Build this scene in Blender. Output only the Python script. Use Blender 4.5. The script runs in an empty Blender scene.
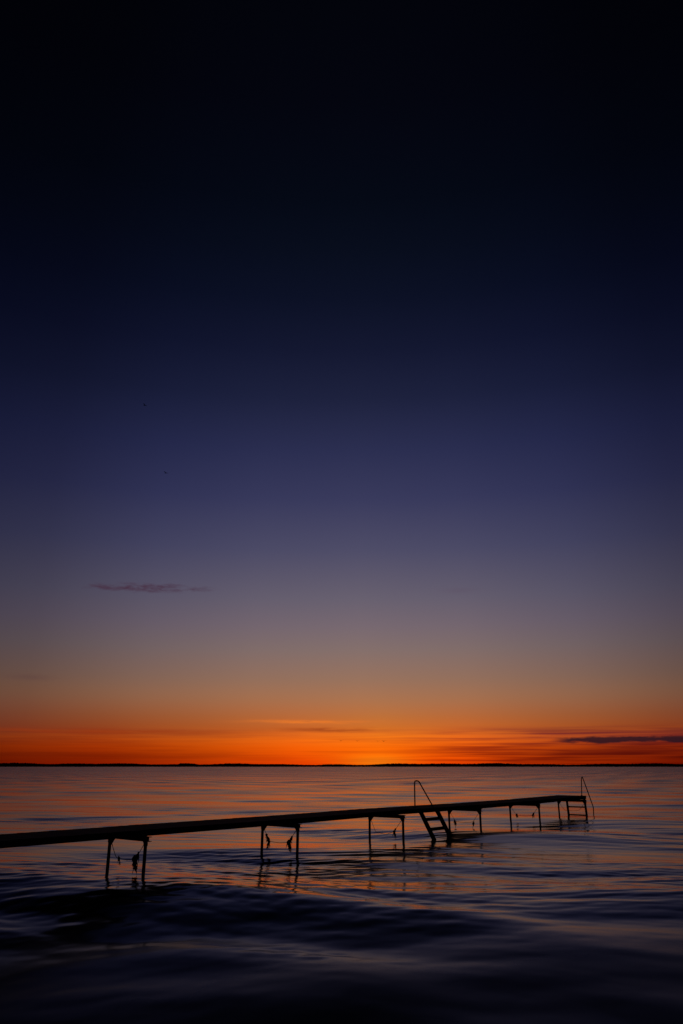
import bpy, bmesh, math, random
import numpy as np
from mathutils import Vector, Matrix

random.seed(7)
rng = np.random.default_rng(11)
scene = bpy.context.scene
col = scene.collection
R = math.radians

# ------------------------------------------------------------------ helpers
def lin(c):
    def f(v):
        v /= 255.0
        return v / 12.92 if v <= 0.04045 else ((v + 0.055) / 1.055) ** 2.4
    return (f(c[0]), f(c[1]), f(c[2]), 1.0)

def link(o, parent=None):
    col.objects.link(o)
    if parent is not None:
        o.parent = parent
    return o

def obj(name, bm, mat, parent=None, smooth=False):
    me = bpy.data.meshes.new(name)
    bmesh.ops.recalc_face_normals(bm, faces=bm.faces[:])
    bm.to_mesh(me)
    bm.free()
    if mat is not None:
        me.materials.append(mat)
    if smooth:
        me.polygons.foreach_set('use_smooth', [True] * len(me.polygons))
    return link(bpy.data.objects.new(name, me), parent)

def empty(name, loc, rz=0.0):
    o = bpy.data.objects.new(name, None)
    o.location = loc
    o.rotation_euler = (0, 0, rz)
    o.empty_display_size = 0.2
    return link(o)

def tag(o, label=None, cat=None, group=None, kind=None):
    for k, v in (('label', label), ('category', cat), ('group', group), ('kind', kind)):
        if v:
            o[k] = v
    return o

def box(bm, c, s, rot=None, bev=0.0):
    """bevelled box with centre c and full size s"""
    g = bmesh.ops.create_cube(bm, size=1.0)
    vs = g['verts']
    M = Matrix.Translation(Vector(c)) @ (rot.to_4x4() if rot else Matrix.Identity(4)) @ Matrix.Diagonal((s[0], s[1], s[2], 1))
    bmesh.ops.transform(bm, matrix=M, verts=vs)
    if bev > 0:
        es = list({e for v in vs for e in v.link_edges})
        bmesh.ops.bevel(bm, geom=es, offset=bev, segments=1, affect='EDGES', profile=0.5)

def tube(bm, pts, rad, n=10, cap=True):
    """round tube along a list of points; rad is a number or a list"""
    pts = [Vector(p) for p in pts]
    rads = rad if isinstance(rad, (list, tuple)) else [rad] * len(pts)
    rings = []
    up = Vector((0.137, 0.31, 0.94)).normalized()
    for i, p in enumerate(pts):
        if i == 0:
            t = pts[1] - pts[0]
        elif i == len(pts) - 1:
            t = pts[-1] - pts[-2]
        else:
            t = (pts[i + 1] - p).normalized() + (p - pts[i - 1]).normalized()
        t.normalize()
        a = t.cross(up)
        if a.length < 0.1:
            a = t.cross(Vector((1, 0, 0)))
        a.normalize()
        b = t.cross(a)
        rings.append([bm.verts.new(p + (a * math.cos(2 * math.pi * k / n) + b * math.sin(2 * math.pi * k / n)) * rads[i]) for k in range(n)])
    for i in range(len(rings) - 1):
        for k in range(n):
            bm.faces.new((rings[i][k], rings[i][(k + 1) % n], rings[i + 1][(k + 1) % n], rings[i + 1][k]))
    if cap:
        bm.faces.new(rings[0][::-1])
        bm.faces.new(rings[-1])

def round_path(pts, rad=0.08, n=6):
    """round the corners of a polyline"""
    pts = [Vector(p) for p in pts]
    out = [pts[0]]
    for i in range(1, len(pts) - 1):
        a, b, c = pts[i - 1], pts[i], pts[i + 1]
        r = min(rad, (a - b).length * 0.45, (c - b).length * 0.45)
        p0 = b + (a - b).normalized() * r
        p1 = b + (c - b).normalized() * r
        for k in range(n + 1):
            t = k / n
            out.append(p0 * (1 - t) ** 2 + b * 2 * t * (1 - t) + p1 * t ** 2)
    out.append(pts[-1])
    return out

# ------------------------------------------------------------------ node helper
class NT:
    def __init__(self, tree):
        self.t = tree
    def node(self, kind, **props):
        n = self.t.nodes.new(kind)
        for k, v in props.items():
            setattr(n, k, v)
        return n
    def put(self, sock, v):
        if isinstance(v, bpy.types.NodeSocket):
            self.t.links.new(v, sock)
        else:
            sock.default_value = v
    def m(self, op, a, b=0.0, c=0.0, clamp=False):
        n = self.node('ShaderNodeMath', operation=op, use_clamp=clamp)
        self.put(n.inputs[0], a)
        self.put(n.inputs[1], b)
        self.put(n.inputs[2], c)
        return n.outputs[0]
    def add(self, a, b): return self.m('ADD', a, b)
    def sub(self, a, b): return self.m('SUBTRACT', a, b)
    def mul(self, a, b): return self.m('MULTIPLY', a, b)
    def div(self, a, b): return self.m('DIVIDE', a, b)
    def gauss(self, x, c, s):
        d = self.div(self.sub(x, c), s)
        return self.m('EXPONENT', self.mul(self.mul(d, d), -1.0))
    def sstep(self, x, lo, hi):
        n = self.node('ShaderNodeMapRange', interpolation_type='SMOOTHSTEP')
        self.put(n.inputs['Value'], x)
        n.inputs['From Min'].default_value = lo
        n.inputs['From Max'].default_value = hi
        return n.outputs['Result']
    def xyz(self, x, y, z):
        n = self.node('ShaderNodeCombineXYZ')
        self.put(n.inputs[0], x); self.put(n.inputs[1], y); self.put(n.inputs[2], z)
        return n.outputs[0]
    def noise(self, vec, scale=1.0, detail=3.0, rough=0.5, out='Fac', dist=0.0):
        n = self.node('ShaderNodeTexNoise')
        self.put(n.inputs['Vector'], vec)
        n.inputs['Scale'].default_value = scale
        n.inputs['Detail'].default_value = detail
        n.inputs['Roughness'].default_value = rough
        n.inputs['Distortion'].default_value = dist
        return n.outputs[out]
    def mixc(self, f, a, b, mode='MIX'):
        n = self.node('ShaderNodeMix', data_type='RGBA', blend_type=mode)
        self.put(n.inputs[0], f)
        self.put(n.inputs[6], a)
        self.put(n.inputs[7], b)
        return n.outputs[2]
    def ramp(self, f, stops, interp='LINEAR'):
        n = self.node('ShaderNodeValToRGB')
        cr = n.color_ramp
        cr.interpolation = interp
        while len(cr.elements) < len(stops):
            cr.elements.new(0.5)
        for e, (p, c) in zip(cr.elements, stops):
            e.position = p
            e.color = c
        self.put(n.inputs[0], f)
        return n.outputs[0]

# ------------------------------------------------------------------ camera
EYE = 1.75
cam_d = bpy.data.cameras.new('camera')
cam = link(bpy.data.objects.new('camera', cam_d))
cam.location = (0, 0, EYE)
cam.rotation_euler = (R(90) + math.atan(254.3 / 740.0), 0, 0)
cam_d.sensor_fit = 'VERTICAL'
cam_d.sensor_height = 36.0
cam_d.lens = 740.0 * 36.0 / 1024.0
cam_d.clip_start = 0.1
cam_d.clip_end = 30000
scene.camera = cam

# ------------------------------------------------------------------ render settings
scene.render.engine = 'CYCLES'
scene.render.resolution_x = 683
scene.render.resolution_y = 1024
vs = scene.view_settings
vs.view_transform = 'Standard'
vs.look = 'None'
vs.exposure = 0.0
vs.gamma = 1.0
vs.use_curve_mapping = False
cy = scene.cycles
cy.use_denoising = True
cy.max_bounces = 6
cy.glossy_bounces = 4
cy.diffuse_bounces = 2
cy.sample_clamp_indirect = 4.0

# ------------------------------------------------------------------ sky: afterglow just after sunset
AZ0, EL0 = 2.8, -1.2           # where the sun went down, degrees right of the view axis / below the horizon
w = bpy.data.worlds.new('World')
scene.world = w
w.use_nodes = True
wt = w.node_tree
wt.nodes.clear()
n = NT(wt)
geo = n.node('ShaderNodeTexCoord')
sep = n.node('ShaderNodeSeparateXYZ')
wt.links.new(geo.outputs['Generated'], sep.inputs[0])
X, Y, Z = sep.outputs
DEG = 180 / math.pi
az = n.mul(n.m('ARCTAN2', X, Y), DEG)
el = n.mul(n.m('ARCSINE', Z), DEG)

# colour with height above the horizon, in the middle of the glow
stops = [(-0.5, (252, 74, 0)), (0.2, (255, 82, 0)), (0.7, (255, 98, 3)), (1.3, (255, 108, 6)), (1.9, (254, 122, 20)),
         (2.3, (230, 116, 30)), (2.8, (206, 111, 42)), (3.5, (191, 112, 56)), (4.7, (172, 115, 78)), (6.2, (152, 114, 93)),
         (8.4, (132, 111, 107)), (10.2, (119, 104, 112)), (12.2, (104, 96, 111)), (16.0, (78, 76, 103)), (19.9, (57, 58, 92)),
         (23.7, (43, 46, 80)), (27.6, (29, 33, 61)), (31.3, (19, 23, 48)), (35.0, (11, 16, 36)), (38.5, (7, 12, 27)), (41.8, (4, 8, 20)),
         (48, (3, 4, 13)), (54, (2, 3, 9)), (90, (2, 3, 8))]
def pos(e): return (math.sqrt(max(e + 0.5, 0) / 90.5))
t_el = n.m('SQRT', n.m('MAXIMUM', n.div(n.add(el, 0.5), 90.5), 0.0))
sky = n.ramp(t_el, [(pos(e), lin(c)) for e, c in stops])

# the glow falls off to both sides of the place where the sun went down
daz = n.m('ABSOLUTE', n.sub(az, AZ0))
side_lo = n.ramp(n.div(daz, 180.0), [(0, (1, 1, 1, 1)), (6 / 180, (0.90, 0.74, 1.0, 1)), (13 / 180, (0.56, 0.43, 0.8, 1)), (20 / 180, (0.36, 0.20, 0.6, 1)),
                                     (27 / 180, (0.21, 0.12, 0.7, 1)), (45 / 180, (0.11, 0.07, 0.5, 1)), (80 / 180, (0.04, 0.03, 0.5, 1)), (1, (0.02, 0.02, 0.4, 1))])
murk = n.mul(n.sstep(el, 1.5, 0.4), n.sstep(daz, 4.0, 22.0))
side_lo = n.mixc(murk, side_lo, n.mixc(1.0, side_lo, (0.64, 0.62, 1.0, 1), 'MULTIPLY'))
side_hi = n.ramp(n.div(n.m('ABSOLUTE', n.sub(az, 1.5)), 180.0), [(0, (1, 1, 1, 1)), (8 / 180, (0.92, 0.93, 0.96, 1)), (16 / 180, (0.70, 0.73, 0.82, 1)), (24 / 180, (0.42, 0.44, 0.53, 1)),
                                     (32 / 180, (0.27, 0.30, 0.40, 1)), (60 / 180, (0.16, 0.16, 0.22, 1)), (100 / 180, (0.06, 0.07, 0.11, 1)), (1, (0.03, 0.04, 0.07, 1))])
side = n.mixc(n.sstep(el, 0.9, 5.6), side_lo, side_hi)
sky = n.mixc(1.0, sky, side, 'MULTIPLY')

# brightest knot of the afterglow, right over the far shore
knot = n.mul(n.gauss(az, AZ0 - 0.2, 2.4), n.gauss(el, 0.35, 0.5))
sky = n.mixc(n.mul(knot, 0.85), sky, lin((255, 132, 14)))

# long thin bands of cloud near the horizon, stretched along it
band_v = n.xyz(n.mul(az, 0.055), n.mul(el, 1.75), 3.7)
band = n.noise(band_v, 1.0, 3.0, 0.55)
fine = n.noise(n.xyz(n.mul(az, 0.16), n.mul(el, 5.5), 9.1), 1.0, 2.0, 0.5)
bandf = n.sstep(n.add(n.mul(band, 0.62), n.mul(fine, 0.38)), 0.40, 0.62)
low = n.mul(n.sstep(el, 2.9, 2.2), n.add(0.30, n.mul(n.sstep(az, 3.0, 12.0), 0.66)))
dusky = n.mul(n.sstep(el, 2.6, 1.9), n.sstep(az, 4.0, 22.0))
sky = n.mixc(dusky, sky, n.mixc(1.0, sky, (0.76, 0.70, 2.2, 1), 'MULTIPLY'))
sky = n.mixc(n.mul(bandf, low), sky, n.mixc(1.0, sky, (0.36, 0.20, 1.3, 1), 'MULTIPLY'))

# bright and dark streak above the knot
wig = n.noise(n.xyz(n.mul(az, 0.35), n.mul(el, 1.2), 1.3), 1.0, 3.0, 0.6)
el_w = n.add(el, n.mul(n.sub(wig, 0.5), 0.3))
fine2 = n.noise(n.xyz(n.mul(az, 0.5), n.mul(el, 7.0), 5.1), 1.0, 3.0, 0.6)
def streak(a0, sa, e0, se, k):
    return n.mul(n.mul(n.gauss(az, a0, sa), n.gauss(el_w, e0, se)), n.mul(n.sstep(fine2, 0.2, 0.6), k))
sky = n.mixc(streak(-2.4, 3.6, 3.14, 0.11, 1.15), sky, lin((228, 118, 42)))
sky = n.mixc(streak(-1.0, 3.4, 2.55, 0.15, 0.9), sky, lin((160, 68, 24)))
sky = n.mixc(streak(-2.0, 5.0, 2.3, 0.10, 0.5), sky, lin((240, 112, 28)))
sky = n.mixc(streak(10.5, 4.5, 1.15, 0.16, 0.6), sky, lin((160, 48, 12)))
sky = n.mixc(streak(-17, 8, 2.35, 0.16, 0.55), sky, lin((150, 48, 16)))

# a dark ragged bar of cloud on the right and a small mauve one high on the left
rag = n.noise(n.xyz(n.mul(az, 0.62), n.mul(el, 2.6), 2.2), 1.0, 4.0, 0.6)
bar_c = n.add(1.78, n.mul(n.sub(n.noise(n.xyz(n.mul(az, 0.25), 0.0, 4.4), 1.0, 1.0), 0.5), 0.3))
bar = n.sub(n.sub(1.0, n.m('ABSOLUTE', n.div(n.sub(el, bar_c), 0.29))), n.mul(n.sstep(az, 18.0, 15.4), 0.15))
bar = n.sstep(n.add(bar, n.mul(n.sub(rag, 0.5), 1.6)), 0.08, 0.65)
bar = n.mul(bar, n.mul(n.sstep(az, 15.0, 16.6), n.sstep(az, 44.0, 34.0)))
sky = n.mixc(n.mul(bar, 0.92), sky, lin((32, 17, 30)))
puff_n = n.noise(n.xyz(n.mul(az, 0.62), n.mul(el, 2.7), 7.7), 1.0, 5.0, 0.66)
puff = n.mul(n.gauss(az, -15.0, 5.6), n.gauss(el, n.add(12.72, n.mul(n.add(az, 14.0), 0.03)), 0.45))
puff = n.sstep(n.mul(puff, n.sub(n.mul(puff_n, 2.6), 0.45)), 0.30, 1.05)
sky = n.mixc(n.mul(puff, 0.8), sky, lin((68, 38, 58)))
puff2 = n.mul(n.mul(n.gauss(az, 9.2, 1.3), n.gauss(el, 12.75, 0.2)), 0.13)
sky = n.mixc(puff2, sky, lin((84, 58, 80)))
puff3 = n.mul(n.mul(n.gauss(az, -22.5, 1.4), n.gauss(el, 5.9, 0.2)), 0.3)
sky = n.mixc(puff3, sky, lin((84, 58, 60)))

bg = n.node('ShaderNodeBackground')
n.put(bg.inputs['Color'], sky)
bg.inputs['Strength'].default_value = 1.0
nish = n.node('ShaderNodeTexSky', sky_type='NISHITA')
nish.sun_disc = False
nish.sun_elevation = R(EL0 - 3.0)
nish.sun_rotation = R(AZ0)
bg2 = n.node('ShaderNodeBackground')
n.put(bg2.inputs['Color'], nish.outputs[0])
bg2.inputs['Strength'].default_value = 0.02
addsh = n.node('ShaderNodeAddShader')
wt.links.new(bg.outputs[0], addsh.inputs[0])
wt.links.new(bg2.outputs[0], addsh.inputs[1])
out = n.node('ShaderNodeOutputWorld')
wt.links.new(addsh.outputs[0], out.inputs['Surface'])

# ------------------------------------------------------------------ materials
def principled(name):
    m = bpy.data.materials.new(name)
    m.use_nodes = True
    nt = NT(m.node_tree)
    return m, nt, m.node_tree.nodes['Principled BSDF']

def wood_mat():
    m, t, b = principled('weathered_wood')
    tc = t.node('ShaderNodeTexCoord')
    mp = t.node('ShaderNodeMapping')
    mp.inputs['Scale'].default_value = (18.0, 1.6, 18.0)
    m.node_tree.links.new(tc.outputs['Object'], mp.inputs['Vector'])
    g = t.noise(mp.outputs[0], 2.2, 6.0, 0.65, dist=0.4)
    blot = t.noise(tc.outputs['Object'], 1.7, 3.0)
    c = t.ramp(g, [(0.3, (0.012, 0.010, 0.009, 1)), (0.7, (0.04, 0.034, 0.030, 1))])
    c = t.mixc(t.mul(blot, 0.5), c, (0.02, 0.02, 0.018, 1))
    t.put(b.inputs['Base Color'], c)
    t.put(b.inputs['Roughness'], t.add(0.72, t.mul(g, 0.25)))
    b.inputs['Specular IOR Level'].default_value = 0.06
    bp = t.node('ShaderNodeBump')
    bp.inputs['Strength'].default_value = 0.4
    bp.inputs['Distance'].default_value = 0.004
    t.put(bp.inputs['Height'], g)
    t.put(b.inputs['Normal'], bp.outputs[0])
    return m

def metal_mat():
    m, t, b = principled('dull_galvanised_steel')
    tc = t.node('ShaderNodeTexCoord')
    g = t.noise(tc.outputs['Object'], 14.0, 4.0, 0.6)
    c = t.ramp(g, [(0.35, (0.05, 0.045, 0.04, 1)), (0.65, (0.12, 0.115, 0.11, 1))])
    t.put(b.inputs['Base Color'], c)
    b.inputs['Metallic'].default_value = 0.55
    t.put(b.inputs['Roughness'], t.add(0.45, t.mul(g, 0.25)))
    return m

def weed_mat():
    m, t, b = principled('wet_seaweed')
    tc = t.node('ShaderNodeTexCoord')
    g = t.noise(tc.outputs['Object'], 25.0, 3.0)
    t.put(b.inputs['Base Color'], t.ramp(g, [(0.3, (0.008, 0.009, 0.004, 1)), (0.7, (0.03, 0.026, 0.01, 1))]))
    b.inputs['Roughness'].default_value = 0.6
    b.inputs['Specular IOR Level'].default_value = 0.3
    return m

def dark_mat(name, a, b_, scale):
    m, t, b = principled(name)
    tc = t.node('ShaderNodeTexCoord')
    g = t.noise(tc.outputs['Object'], scale, 4.0, 0.6)
    t.put(b.inputs['Base Color'], t.ramp(g, [(0.35, a), (0.65, b_)]))
    b.inputs['Roughness'].default_value = 0.9
    b.inputs['Specular IOR Level'].default_value = 0.1
    return m

def water_mat():
    m, t, b = principled('sea_water')
    tc = t.node('ShaderNodeTexCoord')
    at = t.node('ShaderNodeAttribute', attribute_name='slope_var')
    P = tc.outputs['Object']
    b.inputs['Base Color'].default_value = (0.045, 0.030, 0.012, 1)
    b.inputs['IOR'].default_value = 1.333
    b.inputs['Specular Tint'].default_value = (1.0, 0.88, 0.68, 1)  # warm tint put into the reflections, in place of orange glow mixing in
    # patches of wind-ruffled and of smoother water
    mp = t.node('ShaderNodeMapping')
    mp.inputs['Scale'].default_value = (0.035, 0.11, 1)
    mp.inputs['Rotation'].default_value = (0, 0, R(8))
    m.node_tree.links.new(P, mp.inputs['Vector'])
    patch = t.sstep(t.noise(mp.outputs[0], 1.0, 5.0, 0.6), 0.36, 0.66)
    var = t.add(0.00010, t.mul(at.outputs['Fac'], t.add(0.25, t.mul(patch, 0.75))))
    alpha = t.m('SQRT', t.mul(var, 2.0))
    t.put(b.inputs['Roughness'], t.m('SQRT', alpha))
    # the finest ripples, below the size of the modelled waves: their slopes tilt the normal
    mp2 = t.node('ShaderNodeMapping')
    mp2.inputs['Scale'].default_value = (0.55, 1.5, 1)
    mp2.inputs['Rotation'].default_value = (0, 0, R(12))
    m.node_tree.links.new(P, mp2.inputs['Vector'])
    tot = None
    for sc, amp in ((0.42, 0.034), (1.3, 0.030), (4.0, 0.018)):
        c = t.noise(mp2.outputs[0], sc, 2.0, 0.5, out='Color')
        v = t.node('ShaderNodeVectorMath', operation='SUBTRACT')
        t.put(v.inputs[0], c); v.inputs[1].default_value = (0.5, 0.5, 0.5)
        s = t.node('ShaderNodeVectorMath', operation='MULTIPLY')
        t.put(s.inputs[0], v.outputs[0]); s.inputs[1].default_value = (amp * 0.5, amp, 0)
        if tot is None:
            tot = s.outputs[0]
        else:
            a = t.node('ShaderNodeVectorMath', operation='ADD')
            t.put(a.inputs[0], tot); t.put(a.inputs[1], s.outputs[0])
            tot = a.outputs[0]
    amt = t.node('ShaderNodeVectorMath', operation='SCALE')
    t.put(amt.inputs[0], tot); t.put(amt.inputs['Scale'], t.add(0.35, t.mul(patch, 1.0)))
    g = t.node('ShaderNodeNewGeometry')
    a = t.node('ShaderNodeVectorMath', operation='ADD')
    t.put(a.inputs[0], g.outputs['Normal']); t.put(a.inputs[1], amt.outputs[0])
    nn = t.node('ShaderNodeVectorMath', operation='NORMALIZE')
    t.put(nn.inputs[0], a.outputs[0])
    t.put(b.inputs['Normal'], nn.outputs[0])
    return m

WOOD, METAL, WEED = wood_mat(), metal_mat(), weed_mat()
BIRD = dark_mat('dark_feathers', (0.012, 0.012, 0.012, 1), (0.03, 0.028, 0.026, 1), 9.0)
SOIL = dark_mat('shore_ground', (0.03, 0.028, 0.02, 1), (0.07, 0.06, 0.045, 1), 0.03)
LEAF = dark_mat('far_foliage', (0.012, 0.018, 0.008, 1), (0.04, 0.05, 0.02, 1), 0.08)
WATER = water_mat()

# ------------------------------------------------------------------ the sea: one sheet with real waves, finest where it is near
def axis(start, end, step_fn):
    v = [start]
    while v[-1] < end:
        v.append(v[-1] + step_fn(v[-1]))
    return np.array(v)

ys = axis(4.6, 6500.0, lambda y: min(max(0.030, y * y / 9000.0), 0.05 + y * 0.012))
ys = np.concatenate([np.array([-400., -150, -60, -30, -15, -8, -4, -1, 1.0, 2.2, 3.0, 3.5, 3.9, 4.2, 4.4]), ys])
xr = axis(0.0, 6000.0, lambda x: 0.034 if x < 5 else 0.034 + (x - 5) * 0.0055 + max(0, x - 60) * 0.06)
xs = np.concatenate([-xr[:0:-1], xr])
nx, ny = len(xs), len(ys)
dxs = np.gradient(xs)
dys = np.gradient(ys)

comps = []
def band_of_waves(count, l0, l1, rms, heading, spread, gain):
    """count sine waves with lengths l0..l1, travelling about heading (deg, 0 = towards the beach), rms slope in all;
    gain says how the steepness changes with the distance from the beach"""
    for i in range(count):
        lam = l0 * (l1 / l0) ** rng.random()
        th = R(heading + spread * rng.normal())
        k = 2 * math.pi / lam
        sl = rms * math.sqrt(2.0 / count) * (0.6 + 0.8 * rng.random())
        comps.append((k * math.sin(th), -k * math.cos(th), sl / k, rng.random() * 6.2832, sl, gain))
# the swell steepens over the shallows by the beach; there is a calm lane around the jetty and more wind far out
def shoal(y):  return np.interp(y, [0, 6, 10, 14, 22, 60, 150], [1.05, 1.05, 1.1, 0.75, 0.48, 0.52, 0.9]).astype(np.float32)
def chop(y):   return np.interp(y, [0, 6, 9, 10.5, 12, 17, 24, 45, 110, 300], [0.2, 0.2, 0.4, 0.75, 1.05, 0.95, 0.85, 0.40, 0.7, 1.8]).astype(np.float32)
band_of_waves(9, 2.8, 6.5, 0.050, -14, 12, shoal)
band_of_waves(14, 1.1, 2.8, 0.034, -8, 18, shoal)
band_of_waves(36, 0.36, 1.5, 0.032, -8, 14, chop)
def lap(y):    return np.interp(y, [0, 8, 10, 11.8, 15, 19, 30], [0.15, 0.2, 0.4, 1.0, 1.0, 0.5, 0.3]).astype(np.float32)
band_of_waves(26, 0.20, 0.55, 0.034, -6, 18, lap)

H = np.zeros((ny, nx), dtype=np.float32)
VAR = np.zeros((ny, nx), dtype=np.float32)
XX = xs[None, :].astype(np.float32)
YY = ys[:, None].astype(np.float32)
# bending of the phase breaks up the regularity of the sine waves
wx = (0.35 * np.sin(XX * 0.31 + 0.7 * np.sin(YY * 0.23)) + 0.2 * np.sin(XX * 0.83 + YY * 0.51 + 1.0)).astype(np.float32)
wy = (0.35 * np.sin(YY * 0.27 + 0.9 * np.sin(XX * 0.19 + 2.0)) + 0.2 * np.sin(YY * 0.71 - XX * 0.6)).astype(np.float32)
def ss(v):
    v = np.clip(v, 0, 1)
    return v * v * (3 - 2 * v)
fade_far = 1 - ss((np.sqrt(XX ** 2 + YY ** 2) - 120) / 120)
# tiny fast ripples over the shallows, too quick for the shutter: they only roughen the surface
VAR += np.interp(ys, [0, 6, 8, 9.3, 10.6, 12], [0.014, 0.012, 0.008, 0.003, 0.0006, 0.0]).astype(np.float32)[:, None]
g1 = np.sin(XX * 0.33 + YY * 0.21 + 1.3 * np.sin(XX * 0.12 - YY * 0.05 + 0.4)) * np.sin(YY * 0.47 - XX * 0.11 + 1.1 * np.sin(XX * 0.21 + 2.2))
g2 = np.sin(XX * 0.74 - YY * 0.33 + 2.1) * np.sin(YY * 0.92 + XX * 0.26 + 0.9 * np.sin(XX * 0.5))
env = 0.85 + 0.55 * g1 + 0.45 * g2
env = np.where(env < 0.15, 0.15, env)
far_w = np.interp(ys, [11, 17], [0.0, 1.0])[:, None]
ENV = (1 + (env - 1) * far_w).astype(np.float32)
# two low swells about to reach the beach: steep dark faces, level tops with a few ripples that catch the low glow
YP = YY + 0.42 * 9.0 * np.tanh(XX / 9.0) + 0.30 * np.sin(XX * 0.42 + 0.8) + 0.14 * np.sin(XX * 1.05 + 2.0 + YY * 0.2)
TOP = (np.exp(-((YP - 9.25) / 0.26) ** 2) + np.exp(-((YP - 11.75) / 0.30) ** 2)).astype(np.float32)
LEVEL = np.clip(0.55 + 0.5 * np.sin(XX * 0.8 + 6.16 - YY * 0.45) + 0.2 * np.sin(XX * 2.1 + YY), 0, 1).astype(np.float32)
CATCH = (TOP * LEVEL * np.clip(np.sin(XX * 1.7 + 12.0 - YY * 1.03) * 1.6, 0, 1)).astype(np.float32)
VAR *= 1 - 0.92 * TOP * LEVEL
# livelier, criss-crossing ripples where the water laps round the first trestles
NEARJ = (0.85 + 0.35 / (1 + np.exp((XX - 0.6) * 2.2))).astype(np.float32)
for kx, ky, amp, ph, sl, gain in comps:
    gy = gain(ys)[:, None] * ENV
    if gain is lap:
        gy = gy * NEARJ + 0.9 * CATCH
    ay = ss((2 * math.pi / max(abs(ky), 1e-6) / dys - 2.5) / 3.0).astype(np.float32)
    ax = ss((2 * math.pi / max(abs(kx), 1e-6) / dxs - 2.5) / 3.0).astype(np.float32)
    A = ay[:, None] * ax[None, :] * fade_far
    rows = np.where(ay > 0)[0]
    if len(rows):
        r0, r1 = rows[0], rows[-1] + 1
        arg = kx * (XX + wx[r0:r1]) + ky * (YY[r0:r1] + wy[r0:r1]) + ph
        s = np.sin(arg)
        H[r0:r1] += (A[r0:r1] * gy[r0:r1] * amp * (s + 0.18 * np.cos(2 * arg))).astype(np.float32)
    VAR += 0.5 * sl * sl * gy * gy * (1 - A * A)
# added slope towards the beach, shaped to darken the near water, uneven along shore
yg = np.arange(-30.0, 40.0, 0.02)
def tilt(ya, sa):
    return -np.cumsum(np.interp(yg, ya, sa)[::-1])[::-1] * 0.02
smooth_ = tilt([-8, 2.5, 4.0, 6, 8.0, 9.3, 10.8, 12.0, 12.9], [0, 0, 0.13, 0.15, 0.145, 0.11, 0.06, 0.035, 0.0])
stepped = tilt([-8, 2.5, 4.0, 6, 8.6, 9.0, 9.25, 9.5, 9.9, 11.1, 11.5, 11.75, 12.0, 12.3, 12.7], [0, 0, 0.14, 0.16, 0.16, 0.0, -0.075, -0.02, 0.13, 0.13, 0.0, -0.045, 0.0, 0.03, 0.0])
H += (np.interp(YP, yg, smooth_, right=0.0) * (1 - LEVEL) + np.interp(YP, yg, stepped, right=0.0) * LEVEL).astype(np.float32)
# a low swell passing under the ladder half way along
SW = YY + 0.12 * (XX - 3.0) + 0.12 * np.sin(XX * 0.9)
H += (0.17 * np.exp(-np.abs((SW - 20.4) / 1.9) ** 2) * np.exp(-np.abs((XX - 4.4) / 3.4) ** 3)).astype(np.float32)
H += (0.14 * np.exp(-np.abs((SW - 27.2) / 2.6) ** 2) * np.exp(-np.abs((XX - 7.8) / 3.8) ** 3)).astype(np.float32)
co = np.empty((ny, nx, 3), dtype=np.float32)
co[..., 0] = XX
co[..., 1] = YY
co[..., 2] = H
idx = np.arange(nx * ny, dtype=np.int32).reshape(ny, nx)
quads = np.stack([idx[:-1, :-1], idx[:-1, 1:], idx[1:, 1:], idx[1:, :-1]], -1).reshape(-1, 4)
me = bpy.data.meshes.new('sea')
me.vertices.add(nx * ny)
me.vertices.foreach_set('co', co.ravel())
me.loops.add(quads.size)
me.loops.foreach_set('vertex_index', quads.ravel())
me.polygons.add(len(quads))
me.polygons.foreach_set('loop_start', np.arange(0, quads.size, 4, dtype=np.int32))
me.polygons.foreach_set('use_smooth', np.ones(len(quads), dtype=bool))
me.update()
at = me.attributes.new('slope_var', 'FLOAT', 'POINT')
at.data.foreach_set('value', VAR.ravel())
me.materials.append(WATER)
sea = link(bpy.data.objects.new('sea', me))
tag(sea, 'calm dark sea with soft ripples reflecting the orange afterglow', 'sea', kind='structure')
print('sea grid', nx, ny, 'rms height', H.std())

# ------------------------------------------------------------------ far shore: low land and the wood on it
SHORE = 3000.0
def shore_h(x):
    """height of the skyline: lower around the brightest part of the glow"""
    a = math.degrees(math.atan2(x, SHORE))
    h = 11.5 - 7.0 * math.exp(-((a - 1.6) / 2.6) ** 2) - 3.0 * math.exp(-((a + 3.5) / 3.0) ** 2)
    h += 1.9 * math.sin(x * 0.0041 + 1) + 1.5 * math.sin(x * 0.0127) + 1.0 * math.sin(x * 0.031 + 2)
    if -618 < x < -560: h += 3.5
    return max(h, 3.0)
bm = bmesh.new()
prev = None
for i in range(161):
    x = -3600 + i * 45.0
    y0 = SHORE - 40 + 25 * math.sin(x * 0.003)
    hh = shore_h(x)
    prof = [(0, -1.0), (12, 0.5), (40, 1.0 + 0.12 * hh), (110, 1.5 + 0.25 * hh), (260, 1.5), (420, -1.0)]
    cur = [bm.verts.new((x, y0 + dy, z + random.uniform(-.15, .15))) for dy, z in prof]
    if prev:
        for k in range(len(prof) - 1):
            bm.faces.new((prev[k], cur[k], cur[k + 1], prev[k + 1]))
    prev = cur
land = obj('far_shore', bm, SOIL, smooth=True)
tag(land, 'low dark strip of land along the horizon', 'shore', kind='structure')

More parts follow.
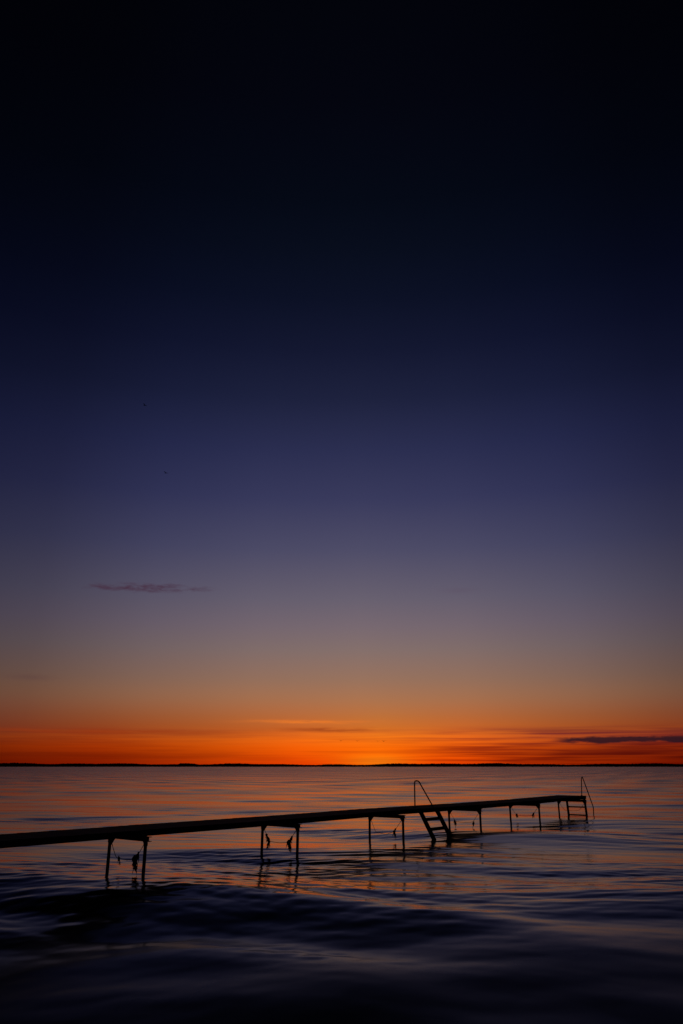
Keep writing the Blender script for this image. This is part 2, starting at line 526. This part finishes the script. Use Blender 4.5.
ico = bmesh.new()
bmesh.ops.create_icosphere(ico, subdivisions=1, radius=1.0)
ico_v = np.array([v.co[:] for v in ico.verts])
ico_f = np.array([[v.index for v in f.verts] for f in ico.faces])
ico.free()
V, F_ = [], []
nv = 0
for row in range(3):
    x = -3500.0
    while x < 3500:
        x += random.uniform(3.0, 6.5)
        hh = shore_h(x)
        if random.random() < 0.04:
            continue
        y = SHORE - 12 + row * 22 + 25 * math.sin(x * 0.003) + random.uniform(-7, 7)
        ht = hh * random.uniform(0.86, 1.03)
        wd = random.uniform(5.0, 11.0)
        jit = 1 + 0.25 * (rng.random(len(ico_v)) - 0.5)
        vv = ico_v * jit[:, None] * np.array([wd, wd, ht * 0.5]) + np.array([x, y, ht * 0.5 + 0.8])
        V.append(vv); F_.append(ico_f + nv); nv += len(vv)
me = bpy.data.meshes.new('far_wood')
me.from_pydata(np.concatenate(V).tolist(), [], np.concatenate(F_).tolist())
me.materials.append(LEAF)
wood = link(bpy.data.objects.new('far_wood', me))
tag(wood, 'dark line of far-off trees along the horizon across the water', 'trees', kind='stuff')

# ------------------------------------------------------------------ the bathing jetty
S, W = 3.776, 1.012            # trestle spacing, distance between the two posts of a trestle
ROOT = Vector((-4.0437, 14.197, 0))
RZ = R(50.823)                 # local +X runs out along the jetty, local -Y is the side towards the camera
jetty = empty('bathing_jetty', ROOT, RZ)
tag(jetty, 'long narrow bathing jetty on steel trestles running out over the sea', 'jetty')

# deck height at each end of each section (landward end, seaward end)
sec_z = {-3: (0.745, 0.742), -2: (0.740, 0.744), -1: (0.741, 0.742), 0: (0.744, 0.739), 1: (0.738, 0.752), 2: (0.748, 0.734),
         3: (0.730, 0.731), 4: (0.732, 0.757)}
for k, (z0, z1) in sec_z.items():
    s0, s1 = k * S + 0.006, (k + 1) * S - 0.006
    if k == 4:
        s1 = 5 * S + 0.07
    ln = s1 - s0
    def zt(s): return z0 + (z1 - z0) * (s - s0) / ln
    slope = math.atan2(z1 - z0, ln)
    rot = Matrix.Rotation(-slope, 3, 'Y')
    bm = bmesh.new()
    npl = 34
    pw = ln / npl
    for i in range(npl):
        s = s0 + (i + 0.5) * pw
        e0, e1 = random.uniform(0.022, 0.038), random.uniform(-0.008, 0.008)
        y0, y1 = -1.045 + e1, e0
        rr = rot @ Matrix.Rotation(random.uniform(-.006, .006), 3, 'Z')
        box(bm, (s, (y0 + y1) / 2, zt(s) - 0.014 + random.uniform(-.002, .002)), (pw - 0.007, y1 - y0, 0.028), rr, 0.003)
    deck = obj('deck_section', bm, WOOD, jetty)
    for yb in (-0.012, -0.505, -1.0):
        bm = bmesh.new()
        sm = (s0 + s1) / 2
        box(bm, (sm, yb, zt(sm) - 0.029 - 0.0365), (ln - 0.01, 0.048, 0.073), rot, 0.004)
        obj('side_beam' if yb != -0.505 else 'middle_beam', bm, WOOD, deck)

def post_bm(s, y, lean):
    bm = bmesh.new()
    tube(bm, [(s + lean[0] * 1.5, y + lean[1] * 1.5, -1.1), (s, y, 0.615)], 0.029, 12)
    tube(bm, [(s, y, 0.612), (s, y, 0.622)], 0.034, 12)
    # clamp collar that grips the cross beam
    tube(bm, [(s, y, 0.49), (s, y, 0.545)], 0.037, 12)
    return bm

for k in range(-2, 6):
    s = k * S
    bm = bmesh.new()
    # cross beam: steel channel, two flanges and a web
    box(bm, (s, -0.505, 0.588), (0.012, 1.08, 0.078), None, 0.001)
    for zz in (0.5535, 0.6225):
        box(bm, (s + 0.034, -0.505, zz), (0.056, 1.078, 0.009), None, 0.001)
    tr = obj('trestle', bm, METAL, jetty)
    for y in (0.0, -W):
        obj('post', post_bm(s - 0.035, y, (random.uniform(-.006, .006), random.uniform(-.004, .004))), METAL, tr, smooth=False)
        bm = bmesh.new()
        sg = -1 if y == 0 else 1
        a = [bm.verts.new((s - 0.012 + dx, y + sg * yy, zz)) for dx in (-.004, .004) for yy, zz in ((0.02, 0.552), (0.11, 0.552), (0.02, 0.45))]
        bm.faces.new(a[:3]); bm.faces.new(a[:2:-1])
        for i, j in ((0, 1), (1, 2), (2, 0)):
            bm.faces.new((a[i], a[j], a[j + 3], a[i + 3]))
        obj('gusset_plate', bm, METAL, tr)
    # slack cable slung between the two posts
    cab = [(s - 0.035, -0.03, 0.525), (s - 0.03, -0.115, 0.385), (s - 0.03, -0.215, 0.258), (s - 0.03, -0.5, 0.243), (s - 0.03, -0.765, 0.268),
           (s - 0.03, -0.87, 0.395), (s - 0.035, -0.98, 0.525)]
    if k == 2:
        cab = [(s - 0.035, -0.03, 0.525), (s - 0.03, -0.075, 0.41), (s - 0.03, -0.18, 0.21), (s - 0.03, -0.5, 0.17), (s - 0.03, -0.74, 0.25), (s - 0.03, -0.87, 0.40), (s - 0.035, -0.98, 0.525)]
    bm = bmesh.new()
    tube(bm, round_path(cab, 0.05, 4), 0.0055 if k in (0, 1) else 0.005, 6)
    obj('brace_cable', bm, METAL, tr)

# ---- the ladder part way along, on the side towards the camera
bm = bmesh.new()
box(bm, (8.52, -1.062, 0.690), (0.80, 0.028, 0.07), None, 0.004)
lad = obj('ladder', bm, WOOD, jetty)          # mounting board; the rest hangs on it
for s, zb in ((8.14, -0.14), (8.90, -0.14)):
    p0 = Vector((s, -1.085, 0.735))
    p1 = Vector((s, -1.085 - (0.735 - zb) * 0.595, zb))
    dv = p1 - p0
    rot = Matrix((Vector((1, 0, 0)), dv.normalized(), Vector((1, 0, 0)).cross(dv.normalized()))).transposed()
    bm = bmesh.new()
    box(bm, (p0 + p1) / 2, (0.042, dv.length, 0.105), rot, 0.006)
    obj('stringer', bm, WOOD, lad)
for i, z in enumerate((0.505, 0.285)):
    y = -1.085 - (0.735 - z) * 0.595
    bm = bmesh.new()
    box(bm, (8.52, y, z), (0.715, 0.15, 0.062), None, 0.006)
    obj('step', bm, WOOD, lad)
def handrail(parent, pts, rad):
    bm = bmesh.new()
    tube(bm, round_path(pts, 0.07, 6), rad, 10)
    tube(bm, [Vector(pts[0]), Vector(pts[0]) + Vector((0, 0, 0.012))], rad * 2.1, 12)     # foot flange
    return obj('handrail', bm, METAL, parent, smooth=True)
handrail(lad, [(8.92, -0.43, 0.742), (8.92, -0.44, 1.385), (8.92, -0.565, 1.39), (8.92, -1.02, 0.72), (8.92, -1.33, 0.26)], 0.017)

# ---- the ladder at the seaward end
bm = bmesh.new()
box(bm, (5 * S + 0.088, -0.58, 0.665), (0.026, 0.72, 0.07), None, 0.004)
lad2 = obj('ladder', bm, WOOD, jetty)
for y in (-0.245, -0.915):
    p0, p1 = Vector((5 * S + 0.155, y, 0.70)), Vector((5 * S + 0.265, y, -0.36))
    dv = p1 - p0
    rot = Matrix((Vector((0, 1, 0)), dv.normalized(), Vector((0, 1, 0)).cross(dv.normalized()))).transposed()
    bm = bmesh.new()
    box(bm, (p0 + p1) / 2, (0.045, dv.length, 0.105), rot, 0.006)
    obj('stringer', bm, WOOD, lad2)
for z in (0.37, 0.10):
    bm = bmesh.new()
    box(bm, (5 * S + 0.155 + (0.70 - z) * 0.1034, -0.58, z), (0.13, 0.622, 0.04), None, 0.005)
    obj('step', bm, WOOD, lad2)
handrail(lad2, [(18.79, -0.93, 0.762), (18.82, -0.965, 1.33), (18.90, -0.965, 1.40), (18.97, -0.965, 1.33), (19.66, -0.965, 0.345), (19.58, -0.965, -0.12)], 0.017)

# ------------------------------------------------------------------ seaweed caught on the cables
M_ROOT = Matrix.Translation(ROOT) @ Matrix.Rotation(RZ, 4, 'Z')
def clump(k, spine, widths, label, strands=14):
    """ragged hanging clump of weed: a lumpy body around a spine (local y, z) with loose strands"""
    s = k * S - 0.03
    bm = bmesh.new()
    pts = [Vector((s + random.uniform(-.01, .01), -t, z)) for t, z in spine]
    top = pts[0].copy()
    n_sub = 5
    path, rad = [], []
    for i in range(len(pts) - 1):
        for j in range(n_sub):
            u = j / n_sub
            path.append(pts[i].lerp(pts[i + 1], u) + Vector([random.uniform(-.006, .006) for _ in range(3)]))
            rad.append((widths[i] * (1 - u) + widths[i + 1] * u) * random.uniform(0.55, 1.1))
    path.append(pts[-1]); rad.append(widths[-1])
    tube(bm, path, rad, 9)
    for q in range(strands):
        i = random.randrange(len(path))
        a = random.uniform(0, 6.283)
        r = rad[i]
        p = path[i] + Vector((math.cos(a), math.sin(a), 0)) * r * 0.7
        L_ = random.uniform(0.03, 0.12)
        p1 = p + Vector((math.cos(a) * 0.02, math.sin(a) * 0.018, -L_ * 0.5))
        p2 = p1 + Vector((random.uniform(-.012, .012), random.uniform(-.012, .012), -L_ * 0.5))
        p2.z = max(p2.z, 0.03)
        tube(bm, [p, p1, p2], [0.008, 0.007, 0.002], 5)
    bmesh.ops.transform(bm, matrix=Matrix.Translation(-top), verts=bm.verts[:])
    o = obj('seaweed_clump', bm, WEED, None, smooth=True)
    o.matrix_world = M_ROOT @ Matrix.Translation(top)
    tag(o, label, 'seaweed', 'seaweed clumps caught on the jetty cables')
    return o
clump(0, [(0.27, 0.285), (0.30, 0.245), (0.315, 0.215)], [0.012, 0.026, 0.010], 'tiny dark knot on the cable of the trestle nearest the camera', 5)
clump(0, [(0.835, 0.385), (0.79, 0.32), (0.74, 0.265), (0.765, 0.19), (0.80, 0.13), (0.815, 0.085)], [0.012, 0.038, 0.056, 0.046, 0.04, 0.02],
      'largest dark clump, hanging long under the trestle nearest the camera')
clump(1, [(0.105, 0.385), (0.15, 0.325), (0.205, 0.265), (0.17, 0.20), (0.155, 0.13)], [0.026, 0.024, 0.036, 0.026, 0.012],
      'thin ragged dark clump by the far post of the second trestle from the left')
clump(1, [(0.865, 0.40), (0.81, 0.325), (0.755, 0.265), (0.785, 0.19), (0.815, 0.11)], [0.018, 0.038, 0.046, 0.042, 0.026],
      'thick dark clump by the near post of the second trestle from the left')
clump(2, [(0.795, 0.32), (0.75, 0.265), (0.725, 0.235), (0.755, 0.18), (0.77, 0.135)], [0.016, 0.030, 0.036, 0.032, 0.016],
      'lone dark clump under the trestle just left of the sloping ladder', 8)
clump(3, [(0.165, 0.31), (0.185, 0.255), (0.20, 0.22), (0.19, 0.16)], [0.016, 0.030, 0.038, 0.016],
      'dark clump just right of the sloping ladder on the cable behind it', 7)
clump(3, [(0.80, 0.295), (0.785, 0.25), (0.775, 0.215), (0.775, 0.17)], [0.012, 0.026, 0.032, 0.014],
      'small dark clump by the near post of the trestle right of the sloping ladder', 6)
clump(4, [(0.20, 0.29), (0.218, 0.262), (0.222, 0.215)], [0.022, 0.042, 0.022],
      'small round dark clump by the far post of the trestle before the end ladder', 6)
clump(4, [(0.83, 0.355), (0.775, 0.28), (0.795, 0.215)], [0.018, 0.044, 0.024],
      'slanted dark clump by the near post of the trestle before the end ladder', 6)

# ------------------------------------------------------------------ birds
def make_bird():
    bm = bmesh.new()
    tube(bm, [(0, -0.42, 0), (0, -0.3, 0.01), (0, -0.1, 0.0), (0, 0.12, 0.0), (0, 0.3, 0.03), (0, 0.40, 0.05), (0, 0.47, 0.05), (0, 0.55, 0.04)],
         [0.02, 0.05, 0.09, 0.10, 0.06, 0.045, 0.05, 0.008], 8)
    body = bm
    return body
def wing_bm(sg, lift):
    bm = bmesh.new()
    prof = [(0.05, 0.14, -0.14, 0.03), (0.35, 0.20, -0.10, 0.03 + lift * 0.6), (0.7, 0.12, -0.12, 0.03 + lift), (1.0, -0.06, -0.14, 0.03 + lift * 0.9)]
    rows = []
    for x, f_, b_, z in prof:
        rows.append([bm.verts.new((sg * x, f_, z)), bm.verts.new((sg * x, (f_ + b_) / 2, z + 0.02)), bm.verts.new((sg * x, b_, z)),
                     bm.verts.new((sg * x, (f_ + b_) / 2, z - 0.012))])
    for i in range(3):
        for k in range(4):
            bm.faces.new((rows[i][k], rows[i][(k + 1) % 4], rows[i + 1][(k + 1) % 4], rows[i + 1][k]))
    bm.faces.new(rows[0]); bm.faces.new(rows[-1][::-1])
    return bm
def bird(azd, eld, dist, size, yaw, lift, label, group):
    ca, sa, ce, se = math.cos(R(azd)), math.sin(R(azd)), math.cos(R(eld)), math.sin(R(eld))
    o = obj('bird', make_bird(), BIRD, smooth=True)
    for sg in (-1, 1):
        obj('wing', wing_bm(sg, lift), BIRD, o, smooth=True)
    o.location = (dist * sa * ce, dist * ca * ce, EYE + dist * se)
    o.scale = (size, size, size)
    o.rotation_euler = (0, 0, R(yaw))
    tag(o, label, 'bird', group)
G = 'birds flying far out over the glow'
bird(-16.46, 26.2, 80, 0.34, 75, 0.25, 'tiny dark bird highest in the blue sky, left of centre', 'birds high in the blue sky')
bird(-14.33, 21.36, 80, 0.34, 60, 0.2, 'tiny dark bird in the blue sky, above the small mauve cloud', 'birds high in the blue sky')
bird(-0.04, 1.78, 340, 1.15, 20, 0.25, 'tiny bird in the orange glow, leftmost of the four', G)
bird(1.17, 1.76, 360, 1.03, 15, 0.3, 'tiny bird in the orange glow, second from the left of the four', G)
bird(2.68, 1.76, 360, 0.92, 10, 0.2, 'tiny bird in the orange glow, just left of the darkest one', G)
bird(3.12, 1.75, 320, 1.15, 15, 0.35, 'darkest tiny bird in the orange glow, rightmost of the four', G)

# ------------------------------------------------------------------ what is left of the sun's light
sd = bpy.data.lights.new('sun', 'SUN')
sd.energy = 0.001
sd.angle = R(40)
sd.color = (1.0, 0.45, 0.18)
sun = link(bpy.data.objects.new('sun', sd))
v = Vector((math.sin(R(AZ0)), math.cos(R(AZ0)), math.sin(R(1.0))))
sun.rotation_euler = v.to_track_quat('Z', 'Y').to_euler()
sun.location = (0, 0, 50)
